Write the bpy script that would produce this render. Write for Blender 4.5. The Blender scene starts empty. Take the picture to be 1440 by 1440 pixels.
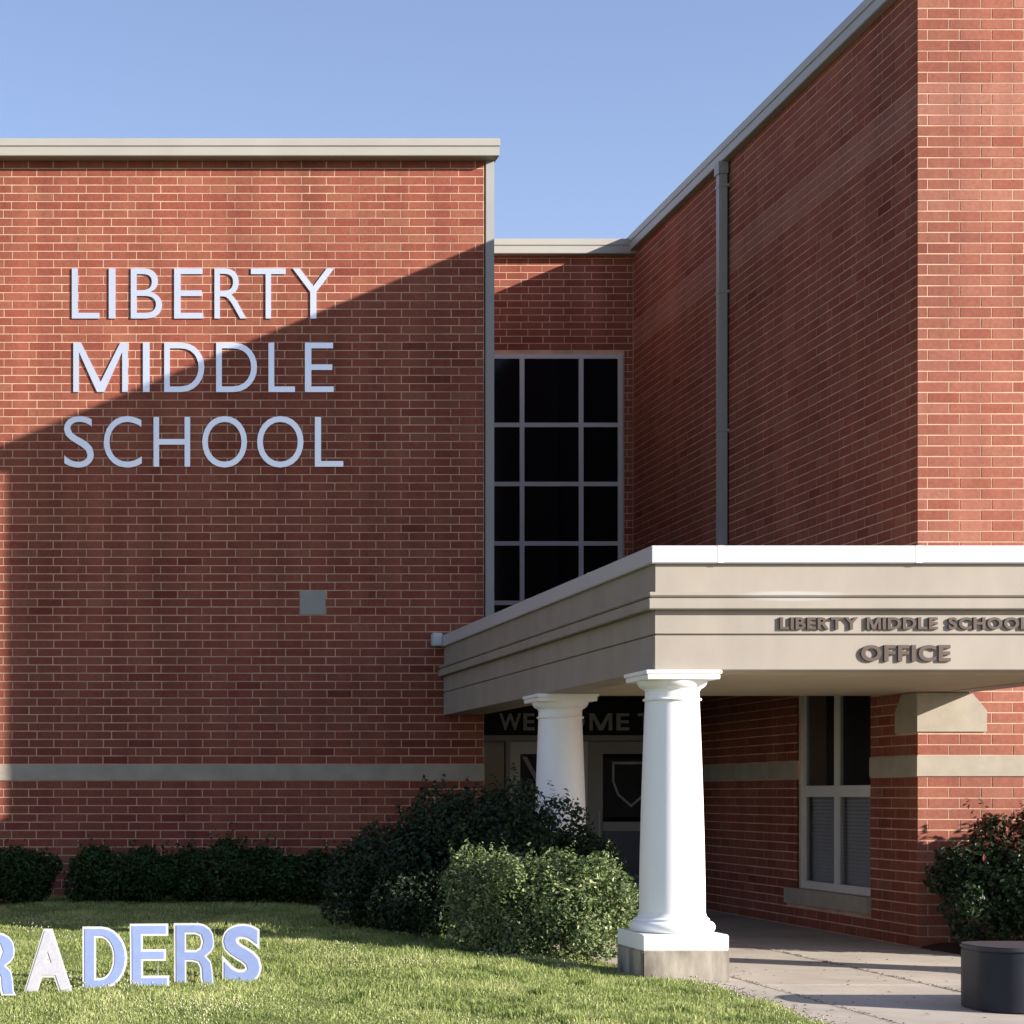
import bpy, bmesh, math, random
import numpy as np
from mathutils import Vector, Matrix, noise

random.seed(7)
rng = np.random.default_rng(7)
SC = bpy.context.scene
COL = SC.collection

# ------------------------------------------------------------------ camera, sky, sun, exposure
EYE = 1.45
FPX = 2600.0                      # focal length in pixels of the 1440 px photograph
VPX, VPY = 100.0, 1118.0          # where lines square to the facade meet
cam_d = bpy.data.cameras.new('camera')
cam_d.sensor_width = 36.0
cam_d.lens = 36.0 * FPX / 1440.0
cam_d.shift_x = (720.0 - VPX) / 1440.0
cam_d.shift_y = (VPY - 720.0) / 1440.0
cam_d.clip_start = 0.1
cam_d.clip_end = 3000.0
cam = bpy.data.objects.new('camera', cam_d)
cam.location = (0, 0, EYE)
cam.rotation_euler = (math.radians(90), 0, 0)
COL.objects.link(cam)
SC.camera = cam

TO_SUN = Vector((8.88, -5.1, 3.7)).normalized()
world = bpy.data.worlds.new('World')
SC.world = world
world.use_nodes = True
wn = world.node_tree.nodes
wl = world.node_tree.links
wn.clear()
sky = wn.new('ShaderNodeTexSky')
sky.sky_type = 'NISHITA'
sky.sun_disc = False
sky.sun_elevation = math.asin(TO_SUN.z)
sky.sun_rotation = math.atan2(TO_SUN.x, TO_SUN.y)
sky.altitude = 200.0
sky.air_density = 1.0
sky.dust_density = 0.25
sky.ozone_density = 1.0
bg = wn.new('ShaderNodeBackground')
bg.inputs['Strength'].default_value = 0.09
wo = wn.new('ShaderNodeOutputWorld')
wb = wn.new('ShaderNodeVectorMath')          # white balance of the daylight, the same over the whole sky
wb.operation = 'MULTIPLY'
wb.inputs[1].default_value = (1.05, 0.955, 1.055)
wl.new(sky.outputs[0], wb.inputs[0])
wl.new(wb.outputs[0], bg.inputs[0])
wl.new(bg.outputs[0], wo.inputs[0])

sun_d = bpy.data.lights.new('sun', 'SUN')
sun_d.energy = 5.0
sun_d.angle = math.radians(0.5)
sun_d.color = (1.0, 0.93, 0.83)
sun = bpy.data.objects.new('sun', sun_d)
sun.rotation_euler = (-TO_SUN).to_track_quat('-Z', 'Y').to_euler()
sun.location = (30, -20, 30)
COL.objects.link(sun)

SC.view_settings.view_transform = 'Standard'
SC.view_settings.look = 'None'
SC.view_settings.gamma = 1.0
SC.view_settings.use_curve_mapping = False
SC.view_settings.exposure = 1.3


def X(px, D):
    return (px - VPX) / FPX * D


def Z(py, D):
    return EYE + (VPY - py) / FPX * D


# ------------------------------------------------------------------ materials
def mat(name):
    m = bpy.data.materials.new(name)
    m.use_nodes = True
    nt = m.node_tree
    return m, nt, nt.nodes['Principled BSDF']


def plain(name, col, rough=0.6, spec=0.3, noise_amt=0.12, noise_scale=6.0, bump=0.0, bump_scale=80.0, metal=0.0, streak=0.0):
    """Base colour with a soft worn mottling and optional relief."""
    m, nt, b = mat(name)
    N, L = nt.nodes, nt.links
    b.inputs['Roughness'].default_value = rough
    b.inputs['Specular IOR Level'].default_value = spec
    b.inputs['Metallic'].default_value = metal
    geo = N.new('ShaderNodeNewGeometry')
    n1 = N.new('ShaderNodeTexNoise')
    n1.inputs['Scale'].default_value = noise_scale
    n1.inputs['Detail'].default_value = 6
    vec = geo.outputs['Position']
    if streak:
        mp = N.new('ShaderNodeVectorMath')
        mp.operation = 'MULTIPLY'
        mp.inputs[1].default_value = (1, 1, streak)
        L.new(vec, mp.inputs[0])
        vec = mp.outputs[0]
    L.new(vec, n1.inputs['Vector'])
    r = N.new('ShaderNodeMapRange')
    r.inputs[1].default_value = 0.3
    r.inputs[2].default_value = 0.7
    r.inputs[3].default_value = 1 - noise_amt
    r.inputs[4].default_value = 1 + noise_amt * 0.5
    L.new(n1.outputs['Fac'], r.inputs[0])
    mx = N.new('ShaderNodeVectorMath')
    mx.operation = 'SCALE'
    mx.inputs[0].default_value = col
    L.new(r.outputs[0], mx.inputs['Scale'])
    L.new(mx.outputs[0], b.inputs['Base Color'])
    if bump:
        n2 = N.new('ShaderNodeTexNoise')
        n2.inputs['Scale'].default_value = bump_scale
        n2.inputs['Detail'].default_value = 4
        L.new(geo.outputs['Position'], n2.inputs['Vector'])
        bp = N.new('ShaderNodeBump')
        bp.inputs['Strength'].default_value = bump
        bp.inputs['Distance'].default_value = 0.01
        L.new(n2.outputs['Fac'], bp.inputs['Height'])
        L.new(bp.outputs[0], b.inputs['Normal'])
    return m


def make_brick_mat():
    m, nt, b = mat('fired_brick')
    N, L = nt.nodes, nt.links
    b.inputs['Roughness'].default_value = 0.9
    b.inputs['Specular IOR Level'].default_value = 0.06
    at = N.new('ShaderNodeAttribute')
    at.attribute_name = 'tone'
    pa = N.new('ShaderNodeAttribute')
    pa.attribute_name = 'pale'
    cr = N.new('ShaderNodeValToRGB')
    e = cr.color_ramp.elements
    e[0].position = 0.0
    e[0].color = (0.160, 0.042, 0.031, 1)
    e[1].position = 1.0
    e[1].color = (0.240, 0.092, 0.060, 1)
    for p, c in ((0.25, (0.204, 0.059, 0.041, 1)), (0.55, (0.220, 0.069, 0.047, 1)), (0.8, (0.228, 0.079, 0.052, 1))):
        q = cr.color_ramp.elements.new(p)
        q.color = c
    L.new(at.outputs['Fac'], cr.inputs[0])
    geo = N.new('ShaderNodeNewGeometry')
    n1 = N.new('ShaderNodeTexNoise')
    n1.inputs['Scale'].default_value = 28
    n1.inputs['Detail'].default_value = 8
    n1.inputs['Roughness'].default_value = 0.7
    L.new(geo.outputs['Position'], n1.inputs['Vector'])
    n3 = N.new('ShaderNodeTexNoise')          # broad weathering
    n3.inputs['Scale'].default_value = 0.7
    n3.inputs['Detail'].default_value = 4
    L.new(geo.outputs['Position'], n3.inputs['Vector'])
    r1 = N.new('ShaderNodeMapRange')
    r1.inputs[1].default_value, r1.inputs[2].default_value = 0.3, 0.7
    r1.inputs[3].default_value, r1.inputs[4].default_value = 0.82, 1.16
    L.new(n1.outputs['Fac'], r1.inputs[0])
    r3 = N.new('ShaderNodeMapRange')
    r3.inputs[1].default_value, r3.inputs[2].default_value = 0.3, 0.7
    r3.inputs[3].default_value, r3.inputs[4].default_value = 0.9, 1.1
    L.new(n3.outputs['Fac'], r3.inputs[0])
    mu = N.new('ShaderNodeMath')
    mu.operation = 'MULTIPLY'
    L.new(r1.outputs[0], mu.inputs[0])
    L.new(r3.outputs[0], mu.inputs[1])
    mp = N.new('ShaderNodeMix')
    mp.data_type = 'RGBA'
    mp.inputs['B'].default_value = (0.34, 0.165, 0.125, 1)
    L.new(pa.outputs['Fac'], mp.inputs['Factor'])
    L.new(cr.outputs[0], mp.inputs['A'])
    # rain streaks and paler washed patches running down the wall
    vm = N.new('ShaderNodeVectorMath')
    vm.operation = 'MULTIPLY'
    vm.inputs[1].default_value = (2.2, 2.2, 0.22)
    L.new(geo.outputs['Position'], vm.inputs[0])
    n4 = N.new('ShaderNodeTexNoise')
    n4.inputs['Scale'].default_value = 1.0
    n4.inputs['Detail'].default_value = 7
    n4.inputs['Roughness'].default_value = 0.62
    L.new(vm.outputs[0], n4.inputs['Vector'])
    r4 = N.new('ShaderNodeMapRange')
    r4.inputs[1].default_value, r4.inputs[2].default_value = 0.35, 0.68
    r4.inputs[3].default_value, r4.inputs[4].default_value = 0.82, 1.14
    L.new(n4.outputs['Fac'], r4.inputs[0])
    mu2 = N.new('ShaderNodeMath')
    mu2.operation = 'MULTIPLY'
    L.new(mu.outputs[0], mu2.inputs[0])
    L.new(r4.outputs[0], mu2.inputs[1])
    mu = mu2
    sc = N.new('ShaderNodeVectorMath')
    sc.operation = 'SCALE'
    L.new(mp.outputs['Result'], sc.inputs[0])
    L.new(mu.outputs[0], sc.inputs['Scale'])
    L.new(sc.outputs[0], b.inputs['Base Color'])
    bp = N.new('ShaderNodeBump')
    bp.inputs['Strength'].default_value = 0.25
    bp.inputs['Distance'].default_value = 0.006
    L.new(n1.outputs['Fac'], bp.inputs['Height'])
    L.new(bp.outputs[0], b.inputs['Normal'])
    return m


def leaf_mat(name, ramp, rough=0.5, trans=0.35):
    m, nt, b = mat(name)
    N, L = nt.nodes, nt.links
    at = N.new('ShaderNodeAttribute')
    at.attribute_name = 'tone'
    cr = N.new('ShaderNodeValToRGB')
    el = cr.color_ramp.elements
    el[0].position, el[0].color = ramp[0][0], (*ramp[0][1], 1)
    el[1].position, el[1].color = ramp[-1][0], (*ramp[-1][1], 1)
    for p, c in ramp[1:-1]:
        q = el.new(p)
        q.color = (*c, 1)
    L.new(at.outputs['Fac'], cr.inputs[0])
    L.new(cr.outputs[0], b.inputs['Base Color'])
    b.inputs['Roughness'].default_value = rough
    b.inputs['Specular IOR Level'].default_value = 0.3
    tr = N.new('ShaderNodeBsdfTranslucent')
    L.new(cr.outputs[0], tr.inputs[0])
    mx = N.new('ShaderNodeMixShader')
    mx.inputs[0].default_value = trans
    L.new(b.outputs[0], mx.inputs[1])
    L.new(tr.outputs[0], mx.inputs[2])
    L.new(mx.outputs[0], nt.nodes['Material Output'].inputs['Surface'])
    return m


def glass_mat():
    m = bpy.data.materials.new('window_glass')
    m.use_nodes = True
    nt = m.node_tree
    N, L = nt.nodes, nt.links
    N.clear()
    out = N.new('ShaderNodeOutputMaterial')
    t = N.new('ShaderNodeBsdfTransparent')
    t.inputs[0].default_value = (0.78, 0.79, 0.80, 1)
    g = N.new('ShaderNodeBsdfGlossy')
    g.inputs['Roughness'].default_value = 0.3
    lw = N.new('ShaderNodeLayerWeight')
    lw.inputs[0].default_value = 0.5
    pw = N.new('ShaderNodeMath')
    pw.operation = 'POWER'
    pw.inputs[1].default_value = 4.0
    L.new(lw.outputs['Facing'], pw.inputs[0])
    f = N.new('ShaderNodeMath')
    f.operation = 'MULTIPLY_ADD'
    f.inputs[1].default_value = 0.6
    f.inputs[2].default_value = 0.03
    L.new(pw.outputs[0], f.inputs[0])
    mx = N.new('ShaderNodeMixShader')
    L.new(f.outputs[0], mx.inputs[0])
    L.new(t.outputs[0], mx.inputs[1])
    L.new(g.outputs[0], mx.inputs[2])
    L.new(mx.outputs[0], out.inputs['Surface'])
    return m


def fascia_mat():
    m = plain('beige_fascia', (0.292, 0.258, 0.220), 0.7, 0.2, 0.11, 3.0, 0.12, 220.0, streak=0.45)
    nt = m.node_tree
    N, L = nt.nodes, nt.links
    b = N['Principled BSDF']
    src = b.inputs['Base Color'].links[0].from_socket
    # a pale patch on the front board, wider than tall
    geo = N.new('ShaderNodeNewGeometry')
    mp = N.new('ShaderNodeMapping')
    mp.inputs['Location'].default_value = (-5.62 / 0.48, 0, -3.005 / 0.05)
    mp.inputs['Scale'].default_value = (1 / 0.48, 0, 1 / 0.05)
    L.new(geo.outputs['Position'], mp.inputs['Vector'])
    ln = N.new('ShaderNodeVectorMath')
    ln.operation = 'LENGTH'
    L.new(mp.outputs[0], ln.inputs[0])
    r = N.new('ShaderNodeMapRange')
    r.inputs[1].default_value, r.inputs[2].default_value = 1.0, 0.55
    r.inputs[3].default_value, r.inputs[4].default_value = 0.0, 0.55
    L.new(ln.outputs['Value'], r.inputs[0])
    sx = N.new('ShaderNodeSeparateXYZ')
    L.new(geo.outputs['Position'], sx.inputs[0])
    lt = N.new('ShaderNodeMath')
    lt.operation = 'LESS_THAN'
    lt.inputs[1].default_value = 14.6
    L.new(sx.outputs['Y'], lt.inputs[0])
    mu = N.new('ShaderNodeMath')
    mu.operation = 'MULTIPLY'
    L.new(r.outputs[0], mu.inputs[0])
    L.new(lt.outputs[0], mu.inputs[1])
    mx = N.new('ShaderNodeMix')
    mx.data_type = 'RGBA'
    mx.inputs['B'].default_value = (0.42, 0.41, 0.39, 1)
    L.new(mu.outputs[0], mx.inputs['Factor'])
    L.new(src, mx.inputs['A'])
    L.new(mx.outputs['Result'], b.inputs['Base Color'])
    return m


M = {}
M['brick'] = make_brick_mat()
M['mortar'] = plain('mortar', (0.52, 0.335, 0.24), 0.95, 0.04, 0.30, 3.0, 0.3, 150, streak=0.3)
M['mortar_w'] = M['mortar']
M['stone'] = plain('cast_stone', (0.33, 0.29, 0.235), 0.85, 0.15, 0.14, 5.0, 0.25, 160)
M['coping'] = plain('metal_coping', (0.305, 0.29, 0.262), 0.5, 0.35, 0.08, 1.5)
M['trim'] = plain('corner_metal', (0.27, 0.265, 0.26), 0.5, 0.35, 0.06, 2.0)
M['white'] = plain('white_paint', (0.82, 0.815, 0.81), 0.45, 0.35, 0.05, 3.0, 0.05, 60, streak=0.25)
M['cap'] = plain('white_metal_cap', (0.45, 0.45, 0.47), 0.4, 0.4, 0.04, 1.2)
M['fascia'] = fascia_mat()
M['soffit'] = plain('painted_soffit', (0.40, 0.34, 0.24), 0.8, 0.15, 0.06, 2.0)
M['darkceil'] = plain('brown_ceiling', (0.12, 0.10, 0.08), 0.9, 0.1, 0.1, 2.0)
M['frame'] = plain('aluminium_frame', (0.42, 0.42, 0.44), 0.45, 0.35, 0.05, 3.0)
M['door_frame'] = plain('bronze_frame', (0.30, 0.29, 0.28), 0.5, 0.3, 0.06, 3.0)
M['wframe'] = plain('grey_window_frame', (0.56, 0.54, 0.52), 0.5, 0.3, 0.06, 3.0)
M['pane'] = plain('dark_glass', (0.004, 0.004, 0.006), 0.06, 0.12, 0.0)
M['panel'] = plain('black_header_panel', (0.012, 0.012, 0.014), 0.6, 0.2, 0.1)
M['glass'] = glass_mat()
M['blind'] = plain('grey_blind', (0.74, 0.70, 0.70), 0.8, 0.1, 0.06, 3)
M['interior'] = plain('dark_interior', (0.02, 0.02, 0.02), 0.9, 0.1, 0.1)
M['letter'] = plain('white_metal_letter', (0.66, 0.66, 0.71), 0.36, 0.4, 0.03, 4.0, metal=0.8)
M['letter_dark'] = plain('dark_bronze_letter', (0.075, 0.052, 0.042), 0.5, 0.3, 0.1, 8.0)
M['letter_grey'] = plain('grey_letter', (0.38, 0.37, 0.36), 0.6, 0.2, 0.05)
M['stripe'] = plain('grey_stripe', (0.34, 0.34, 0.36), 0.6, 0.2, 0.2, 8.0)
M['pane_reflection'] = plain('blue_grey_reflection', (0.10, 0.105, 0.14), 0.5, 0.3, 0.2, 4.0)  # bluish reflection painted as the colour of the right door's lower pane
M['poster'] = plain('dark_poster', (0.020, 0.020, 0.024), 0.5, 0.2, 0.3, 5.0)
M['plate'] = plain('grey_plate', (0.27, 0.275, 0.255), 0.6, 0.2, 0.06, 6.0)
M['concrete'] = plain('footing_concrete', (0.33, 0.295, 0.245), 0.9, 0.1, 0.62, 7.0, 0.25, 160, streak=0.3)
M['drum'] = plain('charcoal_drum', (0.013, 0.015, 0.024), 0.5, 0.25, 0.2, 5.0, 0.08, 100)
M['lid'] = plain('charcoal_lid_glint', (0.036, 0.036, 0.045), 0.55, 0.25, 0.1, 5.0)  # lighter than the body, sun glint on the top put into the colour
M['blue'] = plain('blue_plastic', (0.20, 0.26, 0.47), 0.45, 0.3, 0.07, 14)
M['whiteplastic'] = plain('white_plastic', (0.50, 0.50, 0.51), 0.45, 0.3, 0.05, 10)
M['glitter'] = plain('pale_lilac_plastic', (0.46, 0.455, 0.51), 0.4, 0.3, 0.12, 45)
M['steel'] = plain('steel_stake', (0.25, 0.25, 0.25), 0.5, 0.4, 0.1)
M['mulch'] = plain('bark_mulch', (0.060, 0.040, 0.028), 0.95, 0.1, 0.5, 30, 1.0, 60)
M['soil'] = plain('turf_soil', (0.15, 0.165, 0.06), 0.95, 0.05, 0.35, 9.0, 0.8, 60)
M['far_grass'] = plain('far_grass', (0.09, 0.12, 0.04), 0.95, 0.05, 0.3, 0.8)
M['roof'] = plain('roof_membrane', (0.25, 0.25, 0.25), 0.9, 0.1, 0.1, 1.0)
M['bark'] = plain('shrub_bark', (0.07, 0.05, 0.035), 0.9, 0.1, 0.3, 20)


def slab_mat():
    m, nt, b = mat('pavement_concrete')
    N, L = nt.nodes, nt.links
    b.inputs['Roughness'].default_value = 0.9
    b.inputs['Specular IOR Level'].default_value = 0.15
    geo = N.new('ShaderNodeNewGeometry')
    a = N.new('ShaderNodeTexNoise')
    a.inputs['Scale'].default_value = 1.3
    a.inputs['Detail'].default_value = 8
    a.inputs['Roughness'].default_value = 0.65
    L.new(geo.outputs['Position'], a.inputs['Vector'])
    s = N.new('ShaderNodeTexNoise')
    s.inputs['Scale'].default_value = 90
    s.inputs['Detail'].default_value = 3
    L.new(geo.outputs['Position'], s.inputs['Vector'])
    v = N.new('ShaderNodeTexVoronoi')          # little dark spots of gum and grit
    v.inputs['Scale'].default_value = 5.0
    L.new(geo.outputs['Position'], v.inputs['Vector'])
    vr = N.new('ShaderNodeMapRange')
    vr.inputs[1].default_value, vr.inputs[2].default_value = 0.05, 0.12
    vr.inputs[3].default_value, vr.inputs[4].default_value = 0.72, 1.0
    L.new(v.outputs['Distance'], vr.inputs[0])
    r = N.new('ShaderNodeMapRange')
    r.inputs[1].default_value, r.inputs[2].default_value = 0.3, 0.7
    r.inputs[3].default_value, r.inputs[4].default_value = 0.78, 1.12
    L.new(a.outputs['Fac'], r.inputs[0])
    r2 = N.new('ShaderNodeMapRange')
    r2.inputs[1].default_value, r2.inputs[2].default_value = 0.3, 0.7
    r2.inputs[3].default_value, r2.inputs[4].default_value = 0.9, 1.08
    L.new(s.outputs['Fac'], r2.inputs[0])
    oi = N.new('ShaderNodeObjectInfo')
    r3 = N.new('ShaderNodeMapRange')
    r3.inputs[3].default_value, r3.inputs[4].default_value = 0.9, 1.08
    L.new(oi.outputs['Random'], r3.inputs[0])
    val = r.outputs[0]
    for o in (r2.outputs[0], r3.outputs[0], vr.outputs[0]):
        mu = N.new('ShaderNodeMath')
        mu.operation = 'MULTIPLY'
        L.new(val, mu.inputs[0])
        L.new(o, mu.inputs[1])
        val = mu.outputs[0]
    sc = N.new('ShaderNodeVectorMath')
    sc.operation = 'SCALE'
    sc.inputs[0].default_value = (0.41, 0.36, 0.305)
    L.new(val, sc.inputs['Scale'])
    L.new(sc.outputs[0], b.inputs['Base Color'])
    bp = N.new('ShaderNodeBump')
    bp.inputs['Strength'].default_value = 0.3
    bp.inputs['Distance'].default_value = 0.004
    L.new(s.outputs['Fac'], bp.inputs['Height'])
    L.new(bp.outputs[0], b.inputs['Normal'])
    return m


M['slab'] = slab_mat()
M['yew'] = leaf_mat('dark_yew_leaf', [(0.0, (0.009, 0.024, 0.006)), (0.5, (0.018, 0.048, 0.010)), (1.0, (0.036, 0.088, 0.017))], 0.5, 0.2)
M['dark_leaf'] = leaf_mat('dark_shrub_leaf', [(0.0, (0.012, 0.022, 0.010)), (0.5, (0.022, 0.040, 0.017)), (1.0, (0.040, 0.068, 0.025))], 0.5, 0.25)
M['light_leaf'] = leaf_mat('pale_shrub_leaf', [(0.0, (0.045, 0.065, 0.030)), (0.45, (0.125, 0.175, 0.065)), (0.8, (0.23, 0.29, 0.115)), (1.0, (0.48, 0.49, 0.29))], 0.5, 0.3)
M['red_leaf'] = leaf_mat('red_tipped_leaf', [(0.0, (0.012, 0.022, 0.010)), (0.55, (0.028, 0.055, 0.020)), (0.74, (0.06, 0.085, 0.03)), (0.78, (0.13, 0.05, 0.035)), (1.0, (0.19, 0.06, 0.04))], 0.4, 0.25)
M['grass'] = leaf_mat('grass_blade', [(0.0, (0.14, 0.19, 0.050)), (0.45, (0.295, 0.355, 0.108)), (0.8, (0.45, 0.465, 0.19)), (1.0, (0.62, 0.58, 0.34))], 0.6, 0.35)
M['clover'] = leaf_mat('clover_flower', [(0.0, (0.30, 0.32, 0.13)), (1.0, (0.52, 0.50, 0.34))], 0.7, 0.2)


# ------------------------------------------------------------------ object helpers
def thing(name, label, cat, loc=(0, 0, 0), group=None, rotz=0.0):
    o = bpy.data.objects.new(name, None)
    o.empty_display_size = 0.2
    o.location = loc
    o.rotation_euler = (0, 0, rotz)
    o['label'] = label
    o['category'] = cat
    if group:
        o['group'] = group
    COL.objects.link(o)
    return o


def world_loc(o):
    v = Vector(o.location)
    while o.parent:
        o = o.parent
        v = v + Vector(o.location)
    return v


def link(name, me, m, parent=None, kind=None, label=None):
    o = bpy.data.objects.new(name, me)
    if m is not None and not me.materials:
        me.materials.append(m)
    COL.objects.link(o)
    if parent is not None:
        o.parent = parent
    if kind:
        o['kind'] = kind
    if label:
        o['label'] = label
    return o


class MB:
    """Collects boxes and other faces in world coordinates, then links them as one mesh object."""

    def __init__(self):
        self.v, self.f = [], []

    def box(self, x0, x1, y0, y1, z0, z1):
        i = len(self.v)
        self.v += [(x0, y0, z0), (x1, y0, z0), (x1, y1, z0), (x0, y1, z0), (x0, y0, z1), (x1, y0, z1), (x1, y1, z1), (x0, y1, z1)]
        self.f += [(i, i + 3, i + 2, i + 1), (i + 4, i + 5, i + 6, i + 7), (i, i + 1, i + 5, i + 4), (i + 1, i + 2, i + 6, i + 5),
                   (i + 2, i + 3, i + 7, i + 6), (i + 3, i, i + 4, i + 7)]
        return self

    def prism(self, poly, axis, a0, a1):
        """poly: 2D points; axis 'y' -> points are (x, z), extruded from y=a0 to a1; 'x' -> (y, z)."""
        i = len(self.v)
        n = len(poly)
        for a in (a0, a1):
            for p, q in poly:
                self.v.append((p, a, q) if axis == 'y' else ((a, p, q) if axis == 'x' else (p, q, a)))
        self.f.append(tuple(range(i, i + n)))
        self.f.append(tuple(range(i + 2 * n - 1, i + n - 1, -1)))
        for k in range(n):
            j = (k + 1) % n
            self.f.append((i + k, i + n + k, i + n + j, i + j))
        return self

    def lathe(self, prof, cx, cy, n=48, cap=True):
        i = len(self.v)
        for r, z in prof:
            for k in range(n):
                a = 2 * math.pi * k / n
                self.v.append((cx + r * math.cos(a), cy + r * math.sin(a), z))
        for s in range(len(prof) - 1):
            for k in range(n):
                j = (k + 1) % n
                self.f.append((i + s * n + k, i + s * n + j, i + (s + 1) * n + j, i + (s + 1) * n + k))
        if cap:
            self.f.append(tuple(i + k for k in range(n - 1, -1, -1)))
            b = i + (len(prof) - 1) * n
            self.f.append(tuple(b + k for k in range(n)))
        return self

    def build(self, name, m, parent=None, bevel=0.0, smooth=False, kind=None, label=None, origin=None):
        off = world_loc(parent) if parent is not None else Vector(origin or (0, 0, 0))
        me = bpy.data.meshes.new(name)
        me.from_pydata([(a - off.x, b - off.y, c - off.z) for a, b, c in self.v], [], self.f)
        bm = bmesh.new()
        bm.from_mesh(me)
        bmesh.ops.recalc_face_normals(bm, faces=bm.faces)
        if bevel:
            bmesh.ops.bevel(bm, geom=[e for e in bm.edges if e.calc_face_angle(0) > 0.5], offset=bevel, segments=2, affect='EDGES', clamp_overlap=True)
        bm.to_mesh(me)
        bm.free()
        if smooth:
            for p in me.polygons:
                p.use_smooth = True
            try:
                me.set_sharp_from_angle(angle=math.radians(35))
            except Exception:
                pass
        o = link(name, me, m, parent, kind, label)
        if parent is None and origin:
            o.location = origin
        return o


def set_attr(me, name, arr):
    a = me.attributes.new(name, 'FLOAT', 'POINT')
    a.data.foreach_set('value', np.asarray(arr, dtype=np.float32))


def raw_mesh(name, verts, faces, tone=None):
    """verts (n,3), faces (m,3) triangles as numpy arrays, built without python loops."""
    me = bpy.data.meshes.new(name)
    nf, k = faces.shape
    me.vertices.add(len(verts))
    me.vertices.foreach_set('co', verts.astype(np.float32).ravel())
    me.loops.add(nf * k)
    me.loops.foreach_set('vertex_index', faces.astype(np.int32).ravel())
    me.polygons.add(nf)
    me.polygons.foreach_set('loop_start', np.arange(0, nf * k, k, dtype=np.int32))
    me.polygons.foreach_set('use_smooth', np.zeros(nf, dtype=bool))
    me.update(calc_edges=True)
    me.validate()
    if tone is not None:
        set_attr(me, 'tone', tone)
    return me


# ------------------------------------------------------------------ brickwork
CH = 0.1016      # course height
PITCH = 0.3048   # brick length with its joint
JOINT = 0.0125


def subtract(iv, cuts):
    out = [iv]
    for c0, c1 in cuts:
        nxt = []
        for a, b in out:
            if c1 <= a or c0 >= b:
                nxt.append((a, b))
                continue
            if a < c0:
                nxt.append((a, c0))
            if c1 < b:
                nxt.append((c1, b))
        out = nxt
    return out


def lay(u0, u1, z0, z1, holes, shift=0.0, pale=lambda z: 0.0, wander=0.004):
    """Bricks of a face in third bond: (u0, u1, z0, z1, tone, pale) each."""
    res = []
    k0, k1 = int(round(z0 / CH)), int(math.ceil((z1 - 1e-4) / CH))
    for k in range(k0, k1):
        za, zb = k * CH + JOINT / 2, min((k + 1) * CH, z1) - JOINT / 2
        zc = (za + zb) / 2
        cuts = [(h[0], h[1]) for h in holes if h[2] < zc < h[3]]
        drift = random.gauss(0, wander) if wander else 0.0
        s = shift + (PITCH / 3 if k % 2 else 0.0) + drift
        i0 = int(math.floor((u0 - s) / PITCH)) - 1
        u = s + i0 * PITCH
        row_tone = random.gauss(0, 0.07)
        while u < u1:
            a, b = max(u, u0), min(u + PITCH, u1)
            if b - a > 0.03:
                for p, q in subtract((a + JOINT / 2, b - JOINT / 2), cuts):
                    if q - p > 0.02:
                        t = min(1, max(0, random.gauss(0.54, 0.18) + row_tone))
                        res.append((p, q, za, zb, t, pale(zc)))
            u += PITCH
    return res


BRICK_MESH = {}


def unit_brick(axis, length, height, tone, pale):
    key = (axis, round(length, 3), round(height, 3), round(tone, 1), round(pale, 1))
    if key in BRICK_MESH:
        return BRICK_MESH[key]
    me = bpy.data.meshes.new('brick')
    l, h, d = length / 2, height / 2, 0.02
    b = MB()
    if axis == 'x':
        b.box(-l, l, 0, d, -h, h)
    else:
        b.box(0, d, -l, l, -h, h)
    me.from_pydata(b.v, [], b.f)
    bm = bmesh.new()
    bm.from_mesh(me)
    bmesh.ops.recalc_face_normals(bm, faces=bm.faces)
    bm.to_mesh(me)
    bm.free()
    me.materials.append(M['brick'])
    set_attr(me, 'tone', [key[3]] * 8)
    set_attr(me, 'pale', [key[4]] * 8)
    BRICK_MESH[key] = me
    return me


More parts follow.
